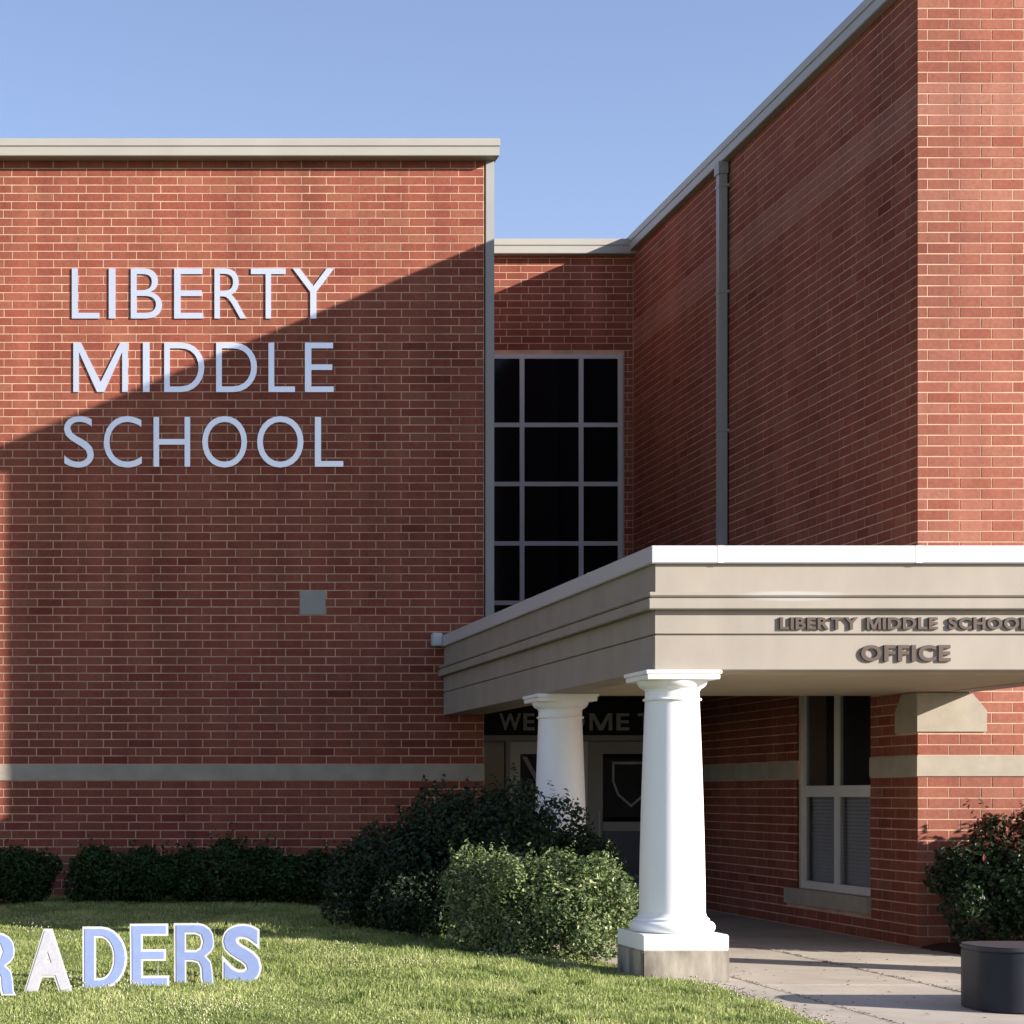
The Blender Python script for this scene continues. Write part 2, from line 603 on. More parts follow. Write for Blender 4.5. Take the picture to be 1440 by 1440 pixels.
def brick_faces(parent, faces, limit=300):
    """faces: list of (axis, plane, bricks). The brick fronts lie at `plane`; bodies run 20 mm behind it.
    The bricks that show largest become parts, the rest one joined part."""
    cand = []
    for fi, (axis, plane, bricks, vis) in enumerate(faces):
        for bi, bk in enumerate(bricks):
            u, z = (bk[0] + bk[1]) / 2, (bk[2] + bk[3]) / 2
            if axis == 'x':
                D, x = plane, u
                area = (bk[1] - bk[0]) / D / D
            else:
                D, x = u, plane
                area = (bk[1] - bk[0]) * plane / D / D / D
            px, py = VPX + x / D * FPX, VPY - (z - EYE) / D * FPX
            if 8 < px < 1432 and 8 < py < 1432 and vis(px, py):
                cand.append((-area * (bk[3] - bk[2]), abs(z - 2.6), fi, bi))
    cand.sort()
    chosen = {(c[2], c[3]) for c in cand[:limit]}
    L = world_loc(parent)
    V, F, T, Pl = [], [], [], []
    for fi, (axis, plane, bricks, vis) in enumerate(faces):
        for bi, (u0, u1, z0, z1, t, pl) in enumerate(bricks):
            jit = random.uniform(-0.0010, 0.0008)
            if (fi, bi) in chosen:
                o = bpy.data.objects.new('brick', unit_brick(axis, u1 - u0, z1 - z0, t, pl))
                c = Vector(((u0 + u1) / 2, plane + jit, (z0 + z1) / 2)) if axis == 'x' else Vector((plane + jit, (u0 + u1) / 2, (z0 + z1) / 2))
                o.parent = parent
                o.location = c - L
                COL.objects.link(o)
                continue
            b = MB()
            if axis == 'x':
                b.box(u0, u1, plane + jit, plane + 0.02, z0, z1)
            else:
                b.box(plane + jit, plane + 0.02, u0, u1, z0, z1)
            i = len(V)
            V += b.v
            F += [tuple(i + k for k in f) for n, f in enumerate(b.f) if n != (4 if axis == 'x' else 3)]
            T += [t] * 8
            Pl += [pl] * 8
    me = raw_mesh('brickwork', np.array(V) - np.array(L), np.array(F))
    set_attr(me, 'tone', T)
    set_attr(me, 'pale', Pl)
    link('brickwork', me, M['brick'], parent, 'stuff')


# ------------------------------------------------------------------ main dimensions
DL = 22.7            # front of the left block
XL = 5.07            # its right corner
DR = 26.5            # recessed wall between the blocks
XW = 8.06            # west face of the right wing
DW = 17.6            # front of the right wing
BAND0, BAND1 = 16 * CH, 18 * CH
FX0, FX1, FY0 = 4.57, 8.60, 14.48   # porch fascia: left, right, front
SOF = 2.43

# ------------------------------------------------------------------ ground
def lawn_z(x, y):
    def ss(t):
        t = np.clip(t, 0, 1)
        return t * t * (3 - 2 * t)
    up = 0.03 + 0.18 * ss((y - 11.5) / 6.5)
    side = 1 - ss((x - 2.4) / 2.3)
    z = up * (0.15 + 0.85 * side) + 0.012 * np.sin(x * 1.7 + y * 0.6) + 0.008 * np.sin(x * 3.1 - y * 2.3)
    z = np.where(y < 11.5, z * np.clip((y - 4) / 7.5, 0, 1), z)
    return z


g = MB()
g.v = [(-900, -900, -0.16), (900, -900, -0.16), (900, 1500, -0.16), (-900, 1500, -0.16)]
g.f = [(0, 1, 2, 3)]
g.build('ground', M['far_grass'], kind='structure')

EDGE = [(4.0, 4.62), (10.5, 4.66), (11.7, 4.72), (12.6, 4.79), (13.96, 4.84), (14.38, 4.83), (15.2, 4.66), (16.1, 4.50), (17.0, 4.50), (22.7, 4.50)]


def edge_x(y):
    return np.interp(y, [e[0] for e in EDGE], [e[1] for e in EDGE])


ys = np.concatenate([np.arange(-6, 9, 0.6), np.arange(9, 22.8, 0.14)])
ys[-1] = DL + 0.02
xs = np.concatenate([np.arange(-24, -3, 0.7), np.arange(-3, 4.31, 0.13)])
cols = len(xs) + 3
V = []
for y in ys:
    e = float(edge_x(y))
    rowx = list(xs) + [e - 0.10, e - 0.03, e]
    for x in rowx:
        V.append((x, y, float(lawn_z(np.array(x), np.array(y)))))
    V[-1] = (e, y, -0.05)
F = []
for r in range(len(ys) - 1):
    for c in range(cols - 1):
        i = r * cols + c
        F.append((i, i + 1, i + cols + 1, i + cols))
me = raw_mesh('lawn', np.array(V), np.array(F))
for p in me.polygons:
    p.use_smooth = True
link('lawn', me, M['soil'], kind='structure')

# concrete walk in slabs with open joints
walk = MB()
walk.box(4.3, 20, -6, DW + 0.05, -0.15, -0.03)
walk.box(4.3, XW - 0.01, DW + 0.05, DR - 0.1, -0.15, -0.03)
walk = walk.build('walkway', M['concrete'], kind='structure', origin=(6, 14, -0.1))
xj = [5.25, 6.55, 7.95, 9.4, 11.0, 13.0, 15.5, 20]
yj = [-6, -2, 2, 5.5, 8.6, 11.2, 14.12, 17.25, 20.2, 23.2, DR - 0.1]
for a, b in zip(yj[:-1], yj[1:]):
    subs = [(a, b)]
    for s0, s1 in subs:
        n = max(1, int((s1 - s0) / 0.35))
        pts = [s0 + 0.006 + (s1 - s0 - 0.012) * k / n for k in range(n + 1)]
        poly = [(5.25 - 0.006, pts[0]), (5.25 - 0.006, pts[-1])] + [(float(edge_x(q)) + 0.02 * math.sin(q * 5.1), q) for q in reversed(pts)]
        MB().prism(poly, 'z', -0.10, 0.0).build('slab', M['slab'], walk)
    for p, q in zip(xj[:-1], xj[1:]):
        y1 = b
        if a > DW - 0.5 and p >= 7.9:
            continue
        if b > DW and p >= 7.9:
            y1 = DW - 0.0
        if a > 17 and q > 7.9:
            q = XW - 0.015
        MB().box(p + 0.006, q - 0.006, a + 0.006, y1 - 0.006, -0.10, random.uniform(-0.002, 0.002)).build('slab', M['slab'], walk, bevel=0.006)

bed = MB()
bed.v, bed.f = [], []
nx, ny = 60, 14
for j in range(ny + 1):
    for i in range(nx + 1):
        x, y = 8.02 + 7.4 * i / nx, 16.1 + 1.48 * j / ny
        z = 0.015 + 0.06 * math.sin(math.pi * min(1, j / ny * 1.2) * 0.5) * min(1, i / 6) + 0.012 * random.random()
        if j == 0 or i == 0:
            z = -0.02
        bed.v.append((x, y, z))
for j in range(ny):
    for i in range(nx):
        k = j * (nx + 1) + i
        bed.f.append((k, k + 1, k + nx + 2, k + nx + 1))
bed.build('mulch_bed', M['mulch'], kind='structure')

# ------------------------------------------------------------------ left block
left = thing('brick_building', 'flat-roofed red brick block carrying the big white school name lettering', 'building', (0, DL + 6, 0))
HL = 9.25
joint_x = 0.09 + PITCH * (12 - 1 / 3)
w = MB()
w.box(-14, XL, DL + 0.003, DL + 14, -0.2, HL)
w.build('wall', M['mortar'], left)
plate = (X(421, DL), X(458, DL), Z(864, DL), Z(828, DL))
pk = round(plate[2] / CH) * CH
bl = lay(-14, XL, 0, HL, [(-15, XL + 1, BAND0, BAND1), (joint_x - 0.0005, joint_x + 0.0005, 0, 20), (plate[0], plate[1], pk, pk + 3 * CH)], 0.09)
brick_faces(left, [('x', DL, bl, lambda px, py: py < 1180 and px < 670 and not (px > 600 and py > 870))])
MB().box(-14, XL + 0.003, DL - 0.012, DL + 0.0025, BAND0 + 0.004, BAND1 - 0.004).build('stone_band', M['stone'], left)
MB().box(plate[0] + 0.004, plate[1] - 0.004, DL - 0.012, DL + 0.0025, pk + 0.004, pk + 3 * CH - 0.004).build('vent_plate', M['plate'], left, bevel=0.004)
c = MB()
c.box(-14.2, XL + 0.15, DL - 0.18, DL + 14.2, HL - 0.012, HL + 0.1015)
c.build('coping', M['coping'], left, bevel=0.006)
c = MB()
c.box(-14.21, XL + 0.158, DL - 0.188, DL + 14.21, HL + 0.102, HL + 0.20)
c.build('coping_cap', M['coping'], left, bevel=0.008)
MB().box(XL + 0.018, XL + 0.125, DL - 0.004, DL + 0.6, 2.96, HL - 0.013).build('corner_trim', M['trim'], left, bevel=0.006)


# ------------------------------------------------------------------ lettering
FONT = {}


def bow(cx, cy, rx, ry, a0, a1, n=12):
    return [(cx + rx * math.cos(math.radians(a0 + (a1 - a0) * k / n)), cy + ry * math.sin(math.radians(a0 + (a1 - a0) * k / n))) for k in range(n + 1)]


# heavy block capitals of the lawn word: outline, then the hole
BLOCK = {
    'D#': [[(0, 0), (0.30, 0)] + bow(0.30, 0.5, 0.42, 0.5, -90, 90) + [(0, 1)], [(0.22, 0.18), (0.22, 0.82)] + bow(0.29, 0.5, 0.20, 0.32, 90, -90)],
    'E#': [[(0, 0), (0.66, 0), (0.66, 0.19), (0.22, 0.19), (0.22, 0.42), (0.61, 0.42), (0.61, 0.60), (0.22, 0.60), (0.22, 0.81), (0.65, 0.81), (0.65, 1), (0, 1)]],
    'R#': [[(0, 0), (0.22, 0), (0.22, 0.385), (0.33, 0.385), (0.42, 0.36), (0.46, 0.29), (0.47, 0.12), (0.50, 0), (0.74, 0), (0.70, 0.07), (0.69, 0.24), (0.66, 0.39), (0.58, 0.47)]
           + [(0.66, 0.53), (0.71, 0.61), (0.72, 0.71), (0.70, 0.83), (0.64, 0.92), (0.54, 0.98), (0.44, 1.0), (0, 1)],
           [(0.22, 0.57), (0.22, 0.82), (0.39, 0.82), (0.46, 0.79), (0.49, 0.70), (0.46, 0.61), (0.39, 0.57)]],
}


def glyph(ch, offset=0.0, depth=0.1):
    """Verts normalised to a unit box in x and y, z from 0 (back) to depth (front), and faces."""
    key = (ch, offset)
    if ch == 'M' and key not in FONT:        # straight-sided M with the vee down to the baseline
        s, w = 0.118 + offset * 1.7, 1.02
        a = s * 0.62
        g = [(0, 0), (s, 0), (s, 1 - 1.75 * s), (w / 2 - a, 0), (w / 2 + a, 0), (w - s, 1 - 1.75 * s), (w - s, 0), (w, 0), (w, 1), (w - s * 1.35, 1), (w / 2, 1.9 * s), (s * 1.35, 1), (0, 1)]
        v = [(p[0] / w, p[1], 0.0) for p in g] + [(p[0] / w, p[1], 1.0) for p in g]
        n = len(g)
        f = [tuple(range(n - 1, -1, -1)), tuple(range(n, 2 * n))] + [(q, (q + 1) % n, n + (q + 1) % n, n + q) for q in range(n)]
        FONT[key] = (np.array(v), f, w * 0.72, 0.72)
    if key not in FONT:
        if ch in BLOCK:
            cu = bpy.data.curves.new('glyph', 'CURVE')
            cu.dimensions = '2D'
            cu.fill_mode = 'BOTH'
            for pts in BLOCK[ch]:
                sp = cu.splines.new('POLY')
                sp.points.add(len(pts) - 1)
                for q, (px_, py_) in zip(sp.points, pts):
                    q.co = (px_, py_, 0, 1)
                sp.use_cyclic_u = True
        else:
            cu = bpy.data.curves.new('glyph', 'FONT')
            cu.body = ch
            cu.size = 1.0
        cu.extrude = 0.5
        cu.offset = offset
        cu.resolution_u = 6
        ob = bpy.data.objects.new('glyph', cu)
        COL.objects.link(ob)
        dg = bpy.context.evaluated_depsgraph_get()
        me = bpy.data.meshes.new_from_object(ob.evaluated_get(dg))
        v = np.array([q.co[:] for q in me.vertices])
        f = [tuple(p.vertices) for p in me.polygons]
        bpy.data.objects.remove(ob)
        bpy.data.curves.remove(cu)
        bpy.data.meshes.remove(me)
        lo, hi = v.min(0), v.max(0)
        FONT[key] = ((v - lo) / (hi - lo), f, (hi - lo)[0], (hi - lo)[1])
    return FONT[key]


def letter(ch, x0, x1, z0, z1, back, depth, m, parent, offset=0.0, name='letter', label=None):
    """A solid letter filling the box x0..x1, z0..z1 whose back lies at y = back and front at back - depth."""
    v, f, _, _ = glyph(ch, offset)
    off = world_loc(parent)
    me = bpy.data.meshes.new(name)
    vv = [(x0 + p[0] * (x1 - x0) - off.x, back - p[2] * depth - off.y, z0 + p[1] * (z1 - z0) - off.z) for p in v]
    me.from_pydata(vv, [], f)
    bm = bmesh.new()
    bm.from_mesh(me)
    bmesh.ops.remove_doubles(bm, verts=bm.verts, dist=1e-5)
    bmesh.ops.recalc_face_normals(bm, faces=bm.faces)
    bm.to_mesh(me)
    bm.free()
    return link(name, me, m, parent, label=label)


sign = thing('wall_lettering', 'large white metal letters reading LIBERTY MIDDLE SCHOOL on the left brick wall', 'sign', (X(285, DL), DL, Z(655, DL)))
rows = [(377, 447.5, [('L', 101, 140), ('I', 153, 162.5), ('B', 184, 228), ('E', 245, 286), ('R', 301.7, 347), ('T', 353, 402), ('Y', 411.7, 470)]),
        (481.5, 551, [('M', 103, 180), ('I', 201, 210.5), ('D', 231, 287.5), ('D', 304, 361.7), ('L', 377.7, 415), ('E', 429, 469.5)]),
        (586, 656, [('S', 90, 132), ('C', 146, 199.5), ('H', 216, 267.5), ('O', 284.5, 347.6), ('O', 361.7, 427), ('L', 443, 483)])]
DF = DL - 0.03
for y0, y1, ls in rows:
    for ch, a, b in ls:
        rd = 1.2 if ch in 'SCO' else 0.0
        letter(ch, X(a, DF), X(b, DF), Z(y1 + rd, DF), Z(y0 - rd, DF), DL - 0.003, 0.014, M['letter'], sign, -0.006)

# ------------------------------------------------------------------ link block with tall window and entrance
lk = thing('brick_building', 'set-back brick wall with a tall gridded window above the glass entrance doors', 'building', (6.6, DR + 3, 0))
HR = 9.18
wx0, wx1 = XL + 0.14, X(876, DR)
WZ0, WZ1 = 2.95, Z(498, DR)
w = MB()
w.box(XL + 0.13, XW - 0.003, DR + 0.003, DR + 8, -0.2, HR)
w.build('wall', M['mortar'], lk)
wall_holes = [(wx0 - 1, wx1 + 0.02, 0.0, WZ1 + 0.02), (wx1 - 1, XW, 0.0, 2.95)]
bb = lay(XL + 0.13, XW - 0.004, 0, HR, wall_holes, 0.05)
brick_faces(lk, [('x', DR, bb, lambda px, py: 700 < px < 885 and py < 498)])
MB().box(XL + 0.13, XW + 1.2, DR - 0.15, DR + 8.2, HR - 0.01, HR + 0.1015).build('coping', M['coping'], lk, bevel=0.006)
MB().box(XL + 0.13, XW + 1.2, DR - 0.158, DR + 8.2, HR + 0.102, HR + 0.20).build('coping_cap', M['coping'], lk, bevel=0.008)
# tall window
win = MB()
fw = 0.033
vx = [X(656, DR), X(733.5, DR), X(816.5, DR), X(871.5, DR)]
hz = [WZ1 - 0.04, Z(598, DR), Z(681, DR), Z(764.5, DR), Z(848, DR), Z(931, DR), 3.02]
for x in vx:
    win.box(x - fw, x + fw, DR - 0.03, DR + 0.002, WZ0, WZ1)
for a, b in zip(vx[:-1], vx[1:]):
    for z in hz:
        win.box(a + fw, b - fw, DR - 0.027, DR + 0.002, z - 0.031, z + 0.031)
win.box(wx0, vx[0] - fw, DR - 0.026, DR + 0.002, WZ0, WZ1)
win = win.build('window', M['frame'], lk)
for a, b in zip(vx[:-1], vx[1:]):
    for z1, z0 in zip(hz[:-1], hz[1:]):
        MB().box(a + fw - 0.003, b - fw + 0.003, DR - 0.010, DR + 0.0015, z0 + 0.028, z1 - 0.028).build('pane', M['pane'], win)
# entrance, standing forward of the tall window under the porch ceiling
DE = 24.2
ED = DE - 0.02
hd = MB().box(XL + 0.14, XW - 0.01, DE - 0.06, DE + 0.002, Z(1034, DE), 2.948).build('header_panel', M['panel'], lk)
wel = [('W', 702, 733), ('E', 736, 752), ('L', 757, 771), ('C', 774, 794), ('O', 797, 822), ('M', 829, 861), ('E', 867, 885), ('T', 897, 917), ('O', 920, 944)]
for ch, a, b in wel:
    letter(ch, X(a, DE - 0.07), X(b, DE - 0.07), Z(1027, DE - 0.07), Z(1003, DE - 0.07), DE - 0.061, 0.012, M['letter_grey'], hd, 0.02)
sf = MB()
EZ = Z(1034, DE)
xs_e = [X(671, ED), X(713, ED), X(829, ED), X(945, ED), XW - 0.03]
sf.box(XL + 0.14, XW - 0.01, DE - 0.075, DE + 0.002, EZ - 0.075, EZ - 0.004)
for x in xs_e:
    sf.box(x - 0.03, x + 0.03, DE - 0.07, DE + 0.002, 0.02, EZ - 0.078)
sf.box(XL + 0.14, xs_e[0] - 0.03, DE - 0.06, DE + 0.002, 0.02, EZ - 0.078)
sf.build('door_frame', M['door_frame'], lk)
for a, b in ((xs_e[0], xs_e[1]), (xs_e[3], xs_e[4])):
    MB().box(a + 0.031, b - 0.031, DE - 0.03, DE + 0.0015, 0.02, EZ - 0.08).build('sidelight', M['pane'], lk)
for n, (a, b) in enumerate(((xs_e[1], xs_e[2]), (xs_e[2], xs_e[3]))):
    a, b = a + 0.034, b - 0.034
    d = MB()
    st = 0.13
    d.box(a, a + st, DE - 0.055, DE, 0.03, EZ - 0.085)
    d.box(b - st, b, DE - 0.055, DE, 0.03, EZ - 0.085)
    d.box(a + st, b - st, DE - 0.053, DE, EZ - 0.085 - 0.16, EZ - 0.085)
    d.box(a + st, b - st, DE - 0.053, DE, 0.03, 0.30)
    d.box(a + st, b - st, DE - 0.053, DE, 0.98, 1.10)
    d = d.build('door', M['wframe'] if n == 0 else M['door_frame'], lk)
    MB().box(a + st - 0.004, b - st + 0.004, DE - 0.03, DE - 0.005, 1.09, EZ - 0.24).build('pane', M['pane'], d)
    MB().box(a + st - 0.004, b - st + 0.004, DE - 0.03, DE - 0.005, 0.29, 0.99).build('pane', M['pane'] if n == 0 else M['pane_reflection'], d)
    MB().box(a + st + 0.01, b - st - 0.01, DE - 0.036, DE - 0.031, 1.16, EZ - 0.30).build('poster', M['poster'], d)
    dc = MB()
    pa, pb = a + st + 0.03, b - st - 0.03
    if n == 0:
        for q in (0.0, 0.45):
            dc.prism([(pa + q * (pb - pa) * 0.9, 1.95), (pa + q * (pb - pa) * 0.9 + 0.06, 1.95), (pb - 0.02 - (0.45 - q) * 0.5, 1.25), (pb - 0.08 - (0.45 - q) * 0.5, 1.25)], 'y', DE - 0.0385, DE - 0.0365)
    else:
        mx_, mz_ = (pa + pb) / 2, 1.60
        out = [(-0.5, 0.46), (0.5, 0.46), (0.5, 0.05), (0.36, -0.25), (0.0, -0.5), (-0.36, -0.25), (-0.5, 0.05)]
        sw, sh_ = (pb - pa) * 0.72, 0.62
        for k in range(7):
            p, q = out[k], out[(k + 1) % 7]
            dc.prism([(mx_ + p[0] * sw, mz_ + p[1] * sh_), (mx_ + q[0] * sw, mz_ + q[1] * sh_), (mx_ + q[0] * sw * 0.88, mz_ + q[1] * sh_ * 0.88), (mx_ + p[0] * sw * 0.88, mz_ + p[1] * sh_ * 0.88)], 'y', DE - 0.0385, DE - 0.0365)
    dc.build('poster_stripes', M['stripe'], d)
    hx = b - 0.07 if n == 0 else a + 0.07
    hb = MB().box(hx - 0.014, hx + 0.014, DE - 0.115, DE - 0.09, 0.85, 1.25)
    hb.box(hx - 0.012, hx + 0.012, DE - 0.092, DE - 0.05, 0.88, 0.905).box(hx - 0.012, hx + 0.012, DE - 0.092, DE - 0.05, 1.195, 1.22)
    hb.build('handle', M['frame'], d)

# ------------------------------------------------------------------ right wing
wing = thing('brick_building', 'tall red brick wing at the right with a sunlit front and shaded side wall', 'building', (XW + 4, DW + 6, 0))
HW = 9.22
wd0, wd1 = XW * FPX / (1224 - VPX), XW * FPX / (1121 - VPX)       # low window, near and far jamb
WS, WT = 0.42, 2.78                                                # its sill and head
TH = 0.35
w = MB()
x0 = XW + 0.003
w.box(x0, x0 + TH, DW + 0.003, wd0, -0.2, HW)
w.box(x0, x0 + TH, wd1, DR + 0.5, -0.2, HW)
w.box(x0, x0 + TH, wd0 + 0.0005, wd1 - 0.0005, -0.2, WS)
w.box(x0, x0 + TH, wd0 + 0.0005, wd1 - 0.0005, WT, HW)
w.box(x0 + TH + 0.002, XW + 12, DW + 0.0035, DR + 0.5, -0.2, HW)
w.build('wall', M['mortar'], wing)


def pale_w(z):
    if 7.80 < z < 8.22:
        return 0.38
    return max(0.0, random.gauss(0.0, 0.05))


st_x1, st_d1 = X(1387, DW), 18.06
SZ0, SZ1 = Z(1030, DW), SOF - 0.004
cz = Z(999, DW)
tx = X(1366, DW)
side_holes = [(wd0, wd1, WS, WT), (wd0 - 0.02, XW * FPX / (1108 - VPX), 0.24, WS), (DW - 1, 40, BAND0, BAND1), (DW - 1, st_d1, SZ0, cz), (DW - 1, st_d1 - 0.14, cz, SZ1)]
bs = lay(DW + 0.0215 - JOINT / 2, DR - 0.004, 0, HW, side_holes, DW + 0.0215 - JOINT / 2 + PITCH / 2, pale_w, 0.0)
front_holes = [(XW - 1, 40, BAND0, BAND1), (XW - 1, st_x1, SZ0, cz), (XW - 1, tx, cz, SZ1)]
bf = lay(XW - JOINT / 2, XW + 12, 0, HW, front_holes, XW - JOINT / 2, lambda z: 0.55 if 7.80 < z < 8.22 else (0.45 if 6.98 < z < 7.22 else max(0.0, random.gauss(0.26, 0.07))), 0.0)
brick_faces(wing, [('y', XW, bs, lambda px, py: 905 < px < 1280 and (py < 760)),
                   ('x', DW, bf, lambda px, py: px > 1292 and (py < 762 or 985 < py < 1120))])
MB().box(XW - 0.012, XW + 12, DW - 0.012, DW + 0.0025, BAND0 + 0.004, BAND1 - 0.004).build('stone_band', M['stone'], wing)
sb = MB()
sb.box(XW - 0.012, XW + 0.0025, DW + 0.003, wd0 - 0.002, BAND0 + 0.004, BAND1 - 0.004)
sb.box(XW - 0.012, XW + 0.0025, wd1 + 0.002, DR - 0.004, BAND0 + 0.004, BAND1 - 0.004)
sb.build('stone_band', M['stone'], wing)
cz = Z(999, DW)
tx = X(1366, DW)
pl = [(XW - 0.016, SZ0 + 0.005), (st_x1, SZ0 + 0.005), (st_x1, cz), (tx, SZ1 - 0.002), (XW - 0.016, SZ1 - 0.002)]
MB().prism(pl, 'y', DW - 0.016, DW + 0.0025).build('corner_stone', M['stone'], wing, bevel=0.004)
pl = [(DW + 0.0025, SZ0 + 0.005), (st_d1, SZ0 + 0.005), (st_d1, cz), (st_d1 - 0.14, SZ1 - 0.002), (DW + 0.0025, SZ1 - 0.002)]
MB().prism(pl, 'x', XW - 0.016, XW + 0.0025).build('corner_stone', M['stone'], wing, bevel=0.004)
c = MB()
c.box(XW - 0.10, XW + 12.2, DW - 0.16, DR + 0.7, HW - 0.01, HW + 0.1015)
c.build('coping', M['coping'], wing, bevel=0.006)
c = MB()
c.box(XW - 0.108, XW + 12.21, DW - 0.168, DR + 0.71, HW + 0.102, HW + 0.21)
c.build('coping_cap', M['coping'], wing, bevel=0.008)
# downspout
dd = XW * FPX / (1022 - VPX) - 0.1
ds = MB().box(XW - 0.125, XW - 0.022, dd, dd + 0.13, 3.05, HW - 0.012).build('downspout', M['trim'], wing, bevel=0.012)
for z in (4.2, 5.9, 7.6, 8.9):
    MB().box(XW - 0.131, XW - 0.001, dd - 0.006, dd + 0.136, z, z + 0.035).build('strap', M['trim'], ds)
MB().box(XW - 0.14, XW - 0.021, dd - 0.015, dd + 0.145, HW - 0.16, HW - 0.013).build('collar', M['trim'], ds)
# low window in the side wall
wf = MB()
gx = XW + 0.07
fr = 0.045
midd = (wd0 + wd1) / 2
for d in (wd0 + fr, midd, wd1 - fr):
    wf.box(gx - 0.03, gx + 0.03, d - fr + 0.002, d + fr - 0.002, WS + 0.002, WT - 0.002)
for a, b in ((wd0 + 2 * fr, midd - fr), (midd + fr, wd1 - 2 * fr)):
    for z, hh in ((WS + 0.045, 0.043), (1.49, 0.06), (WT - 0.045, 0.043)):
        wf.box(gx - 0.027, gx + 0.027, a - 0.001, b + 0.001, z - hh, z + hh)
wf = wf.build('window', M['wframe'], wing)
for a, b in ((wd0 + 2 * fr, midd - fr), (midd + fr, wd1 - 2 * fr)):
    for z0, z1 in ((WS + 0.088, 1.43), (1.55, WT - 0.088)):
        MB().box(gx - 0.004, gx + 0.004, a - 0.004, b + 0.004, z0 - 0.004, z1 + 0.004).build('pane', M['glass'], wf)
bl_ = MB()
for k in range(26):
    z = WS + 0.03 + k * 0.04
    bl_.prism([(gx + 0.075, z), (gx + 0.079, z), (gx + 0.098, z + 0.036), (gx + 0.094, z + 0.036)], 'y', wd0 + 0.02, wd1 - 0.02)
bl_.build('blind', M['blind'], wf)
MB().box(x0 + TH - 0.03, x0 + TH - 0.002, wd0 + 0.003, wd1 - 0.003, WS + 0.002, WT - 0.002).build('interior_screen', M['interior'], wf)
MB().box(XW - 0.05, XW + 0.12, wd0 - 0.018, XW * FPX / (1108 - VPX) - 0.004, 0.245, WS - 0.002).build('sill', M['stone'], wing, bevel=0.006)

# ------------------------------------------------------------------ porch
porch = thing('entrance_porch', 'flat-roofed beige entrance porch with white metal cap in front of the doors', 'porch', (6.58, 18.0, 0))


def ring(mb, o, z0, z1, wid=0.3):
    """A board running round the porch: left side, front and right side, set out by o, with mitred corners."""
    xa, xb, ya = FX0 - o, FX1 + o, FY0 - o
    outer = [(xa, DL - 0.016), (xa, ya), (xb, ya), (xb, DW - 0.02)]
    inner = [(xa + wid, DL - 0.016), (xa + wid, ya + wid), (xb - wid, ya + wid), (xb - wid, DW - 0.02)]
    i = len(mb.v)
    for z in (z0, z1):
        mb.v += [(p, q, z) for p, q in outer] + [(p, q, z) for p, q in inner]
    for k in range(3):
        a, b, c2, d = i + k, i + k + 1, i + 4 + k + 1, i + 4 + k
        mb.f += [(d, c2, b, a), (a + 8, b + 8, c2 + 8, d + 8), (a, b, b + 8, a + 8), (d + 8, c2 + 8, c2, d)]
    for k in (0, 3):
        a, d = i + k, i + 4 + k
        mb.f.append((a, d, d + 8, a + 8))
    return mb


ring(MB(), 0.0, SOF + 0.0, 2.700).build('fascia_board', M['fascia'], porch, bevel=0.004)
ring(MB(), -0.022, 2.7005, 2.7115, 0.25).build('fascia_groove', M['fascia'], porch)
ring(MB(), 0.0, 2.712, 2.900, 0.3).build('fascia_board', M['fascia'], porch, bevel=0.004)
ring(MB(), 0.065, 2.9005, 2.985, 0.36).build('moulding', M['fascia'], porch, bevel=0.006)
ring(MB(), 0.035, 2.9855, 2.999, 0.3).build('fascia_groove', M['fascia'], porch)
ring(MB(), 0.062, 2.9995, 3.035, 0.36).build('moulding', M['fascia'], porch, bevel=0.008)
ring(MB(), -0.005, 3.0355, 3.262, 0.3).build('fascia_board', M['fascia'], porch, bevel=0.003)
cap = ring(MB(), 0.035, 3.2625, 3.40, 0.36).build('metal_cap', M['cap'], porch, bevel=0.006)
for sx_ in (5.05, 6.6, 8.1):
    MB().box(sx_, sx_ + 0.05, FY0 - 0.0362, FY0 - 0.034, 3.263, 3.401).build('seam_cover', M['cap'], cap)
for sy_ in (16.2, 18.4, 20.6):
    MB().box(FX0 - 0.0362, FX0 - 0.034, sy_, sy_ + 0.05, 3.263, 3.401).build('seam_cover', M['cap'], cap)
MB().box(FX0 - 0.16, FX0 - 0.037, DL - 0.15, DL - 0.014, 3.27, 3.43).build('gutter_end', M['cap'], porch, bevel=0.012)
s = MB()
s.box(FX0 + 0.31, XW - 0.017, FY0 + 0.31, 18.35, SOF + 0.004, 3.30)
s.box(XW - 0.0165, FX1 - 0.31, FY0 + 0.31, DW - 0.02, SOF + 0.004, 3.30)
s.box(FX0 + 0.31, XL - 0.02, 18.3505, DL - 0.016, SOF + 0.004, 3.30)
s.build('soffit', M['soffit'], porch)
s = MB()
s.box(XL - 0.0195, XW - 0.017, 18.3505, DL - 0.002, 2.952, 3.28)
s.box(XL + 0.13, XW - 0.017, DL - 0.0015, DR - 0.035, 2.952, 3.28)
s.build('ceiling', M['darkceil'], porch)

fs = thing('fascia_lettering', 'small dark letters reading LIBERTY MIDDLE SCHOOL OFFICE on the porch fascia', 'sign', (X(1273, FY0), FY0, 2.45))


def word(txt, px0, px1, py0, py1, offs=0.035):
    gl = [(ch,) + glyph(ch, offs)[2:] for ch in txt]
    gap = 0.10
    tot = sum(q[1] for q in gl) + gap * (len(gl) - 1)
    D = FY0 - 0.02
    sx = (X(px1, D) - X(px0, D)) / tot
    x = X(px0, D)
    for ch, wd, ht in gl:
        letter(ch, x, x + wd * sx, Z(py1, D), Z(py0, D), FY0 - 0.003, 0.018, M['letter_dark'], fs, offs)
        x += (wd + gap) * sx


word('LIBERTY', 1097, 1207, 868, 885)
word('MIDDLE', 1219, 1319, 868, 885)
word('SCHOOL', 1334, 1448, 868, 885)
word('OFFICE', 1211, 1337, 907, 930)


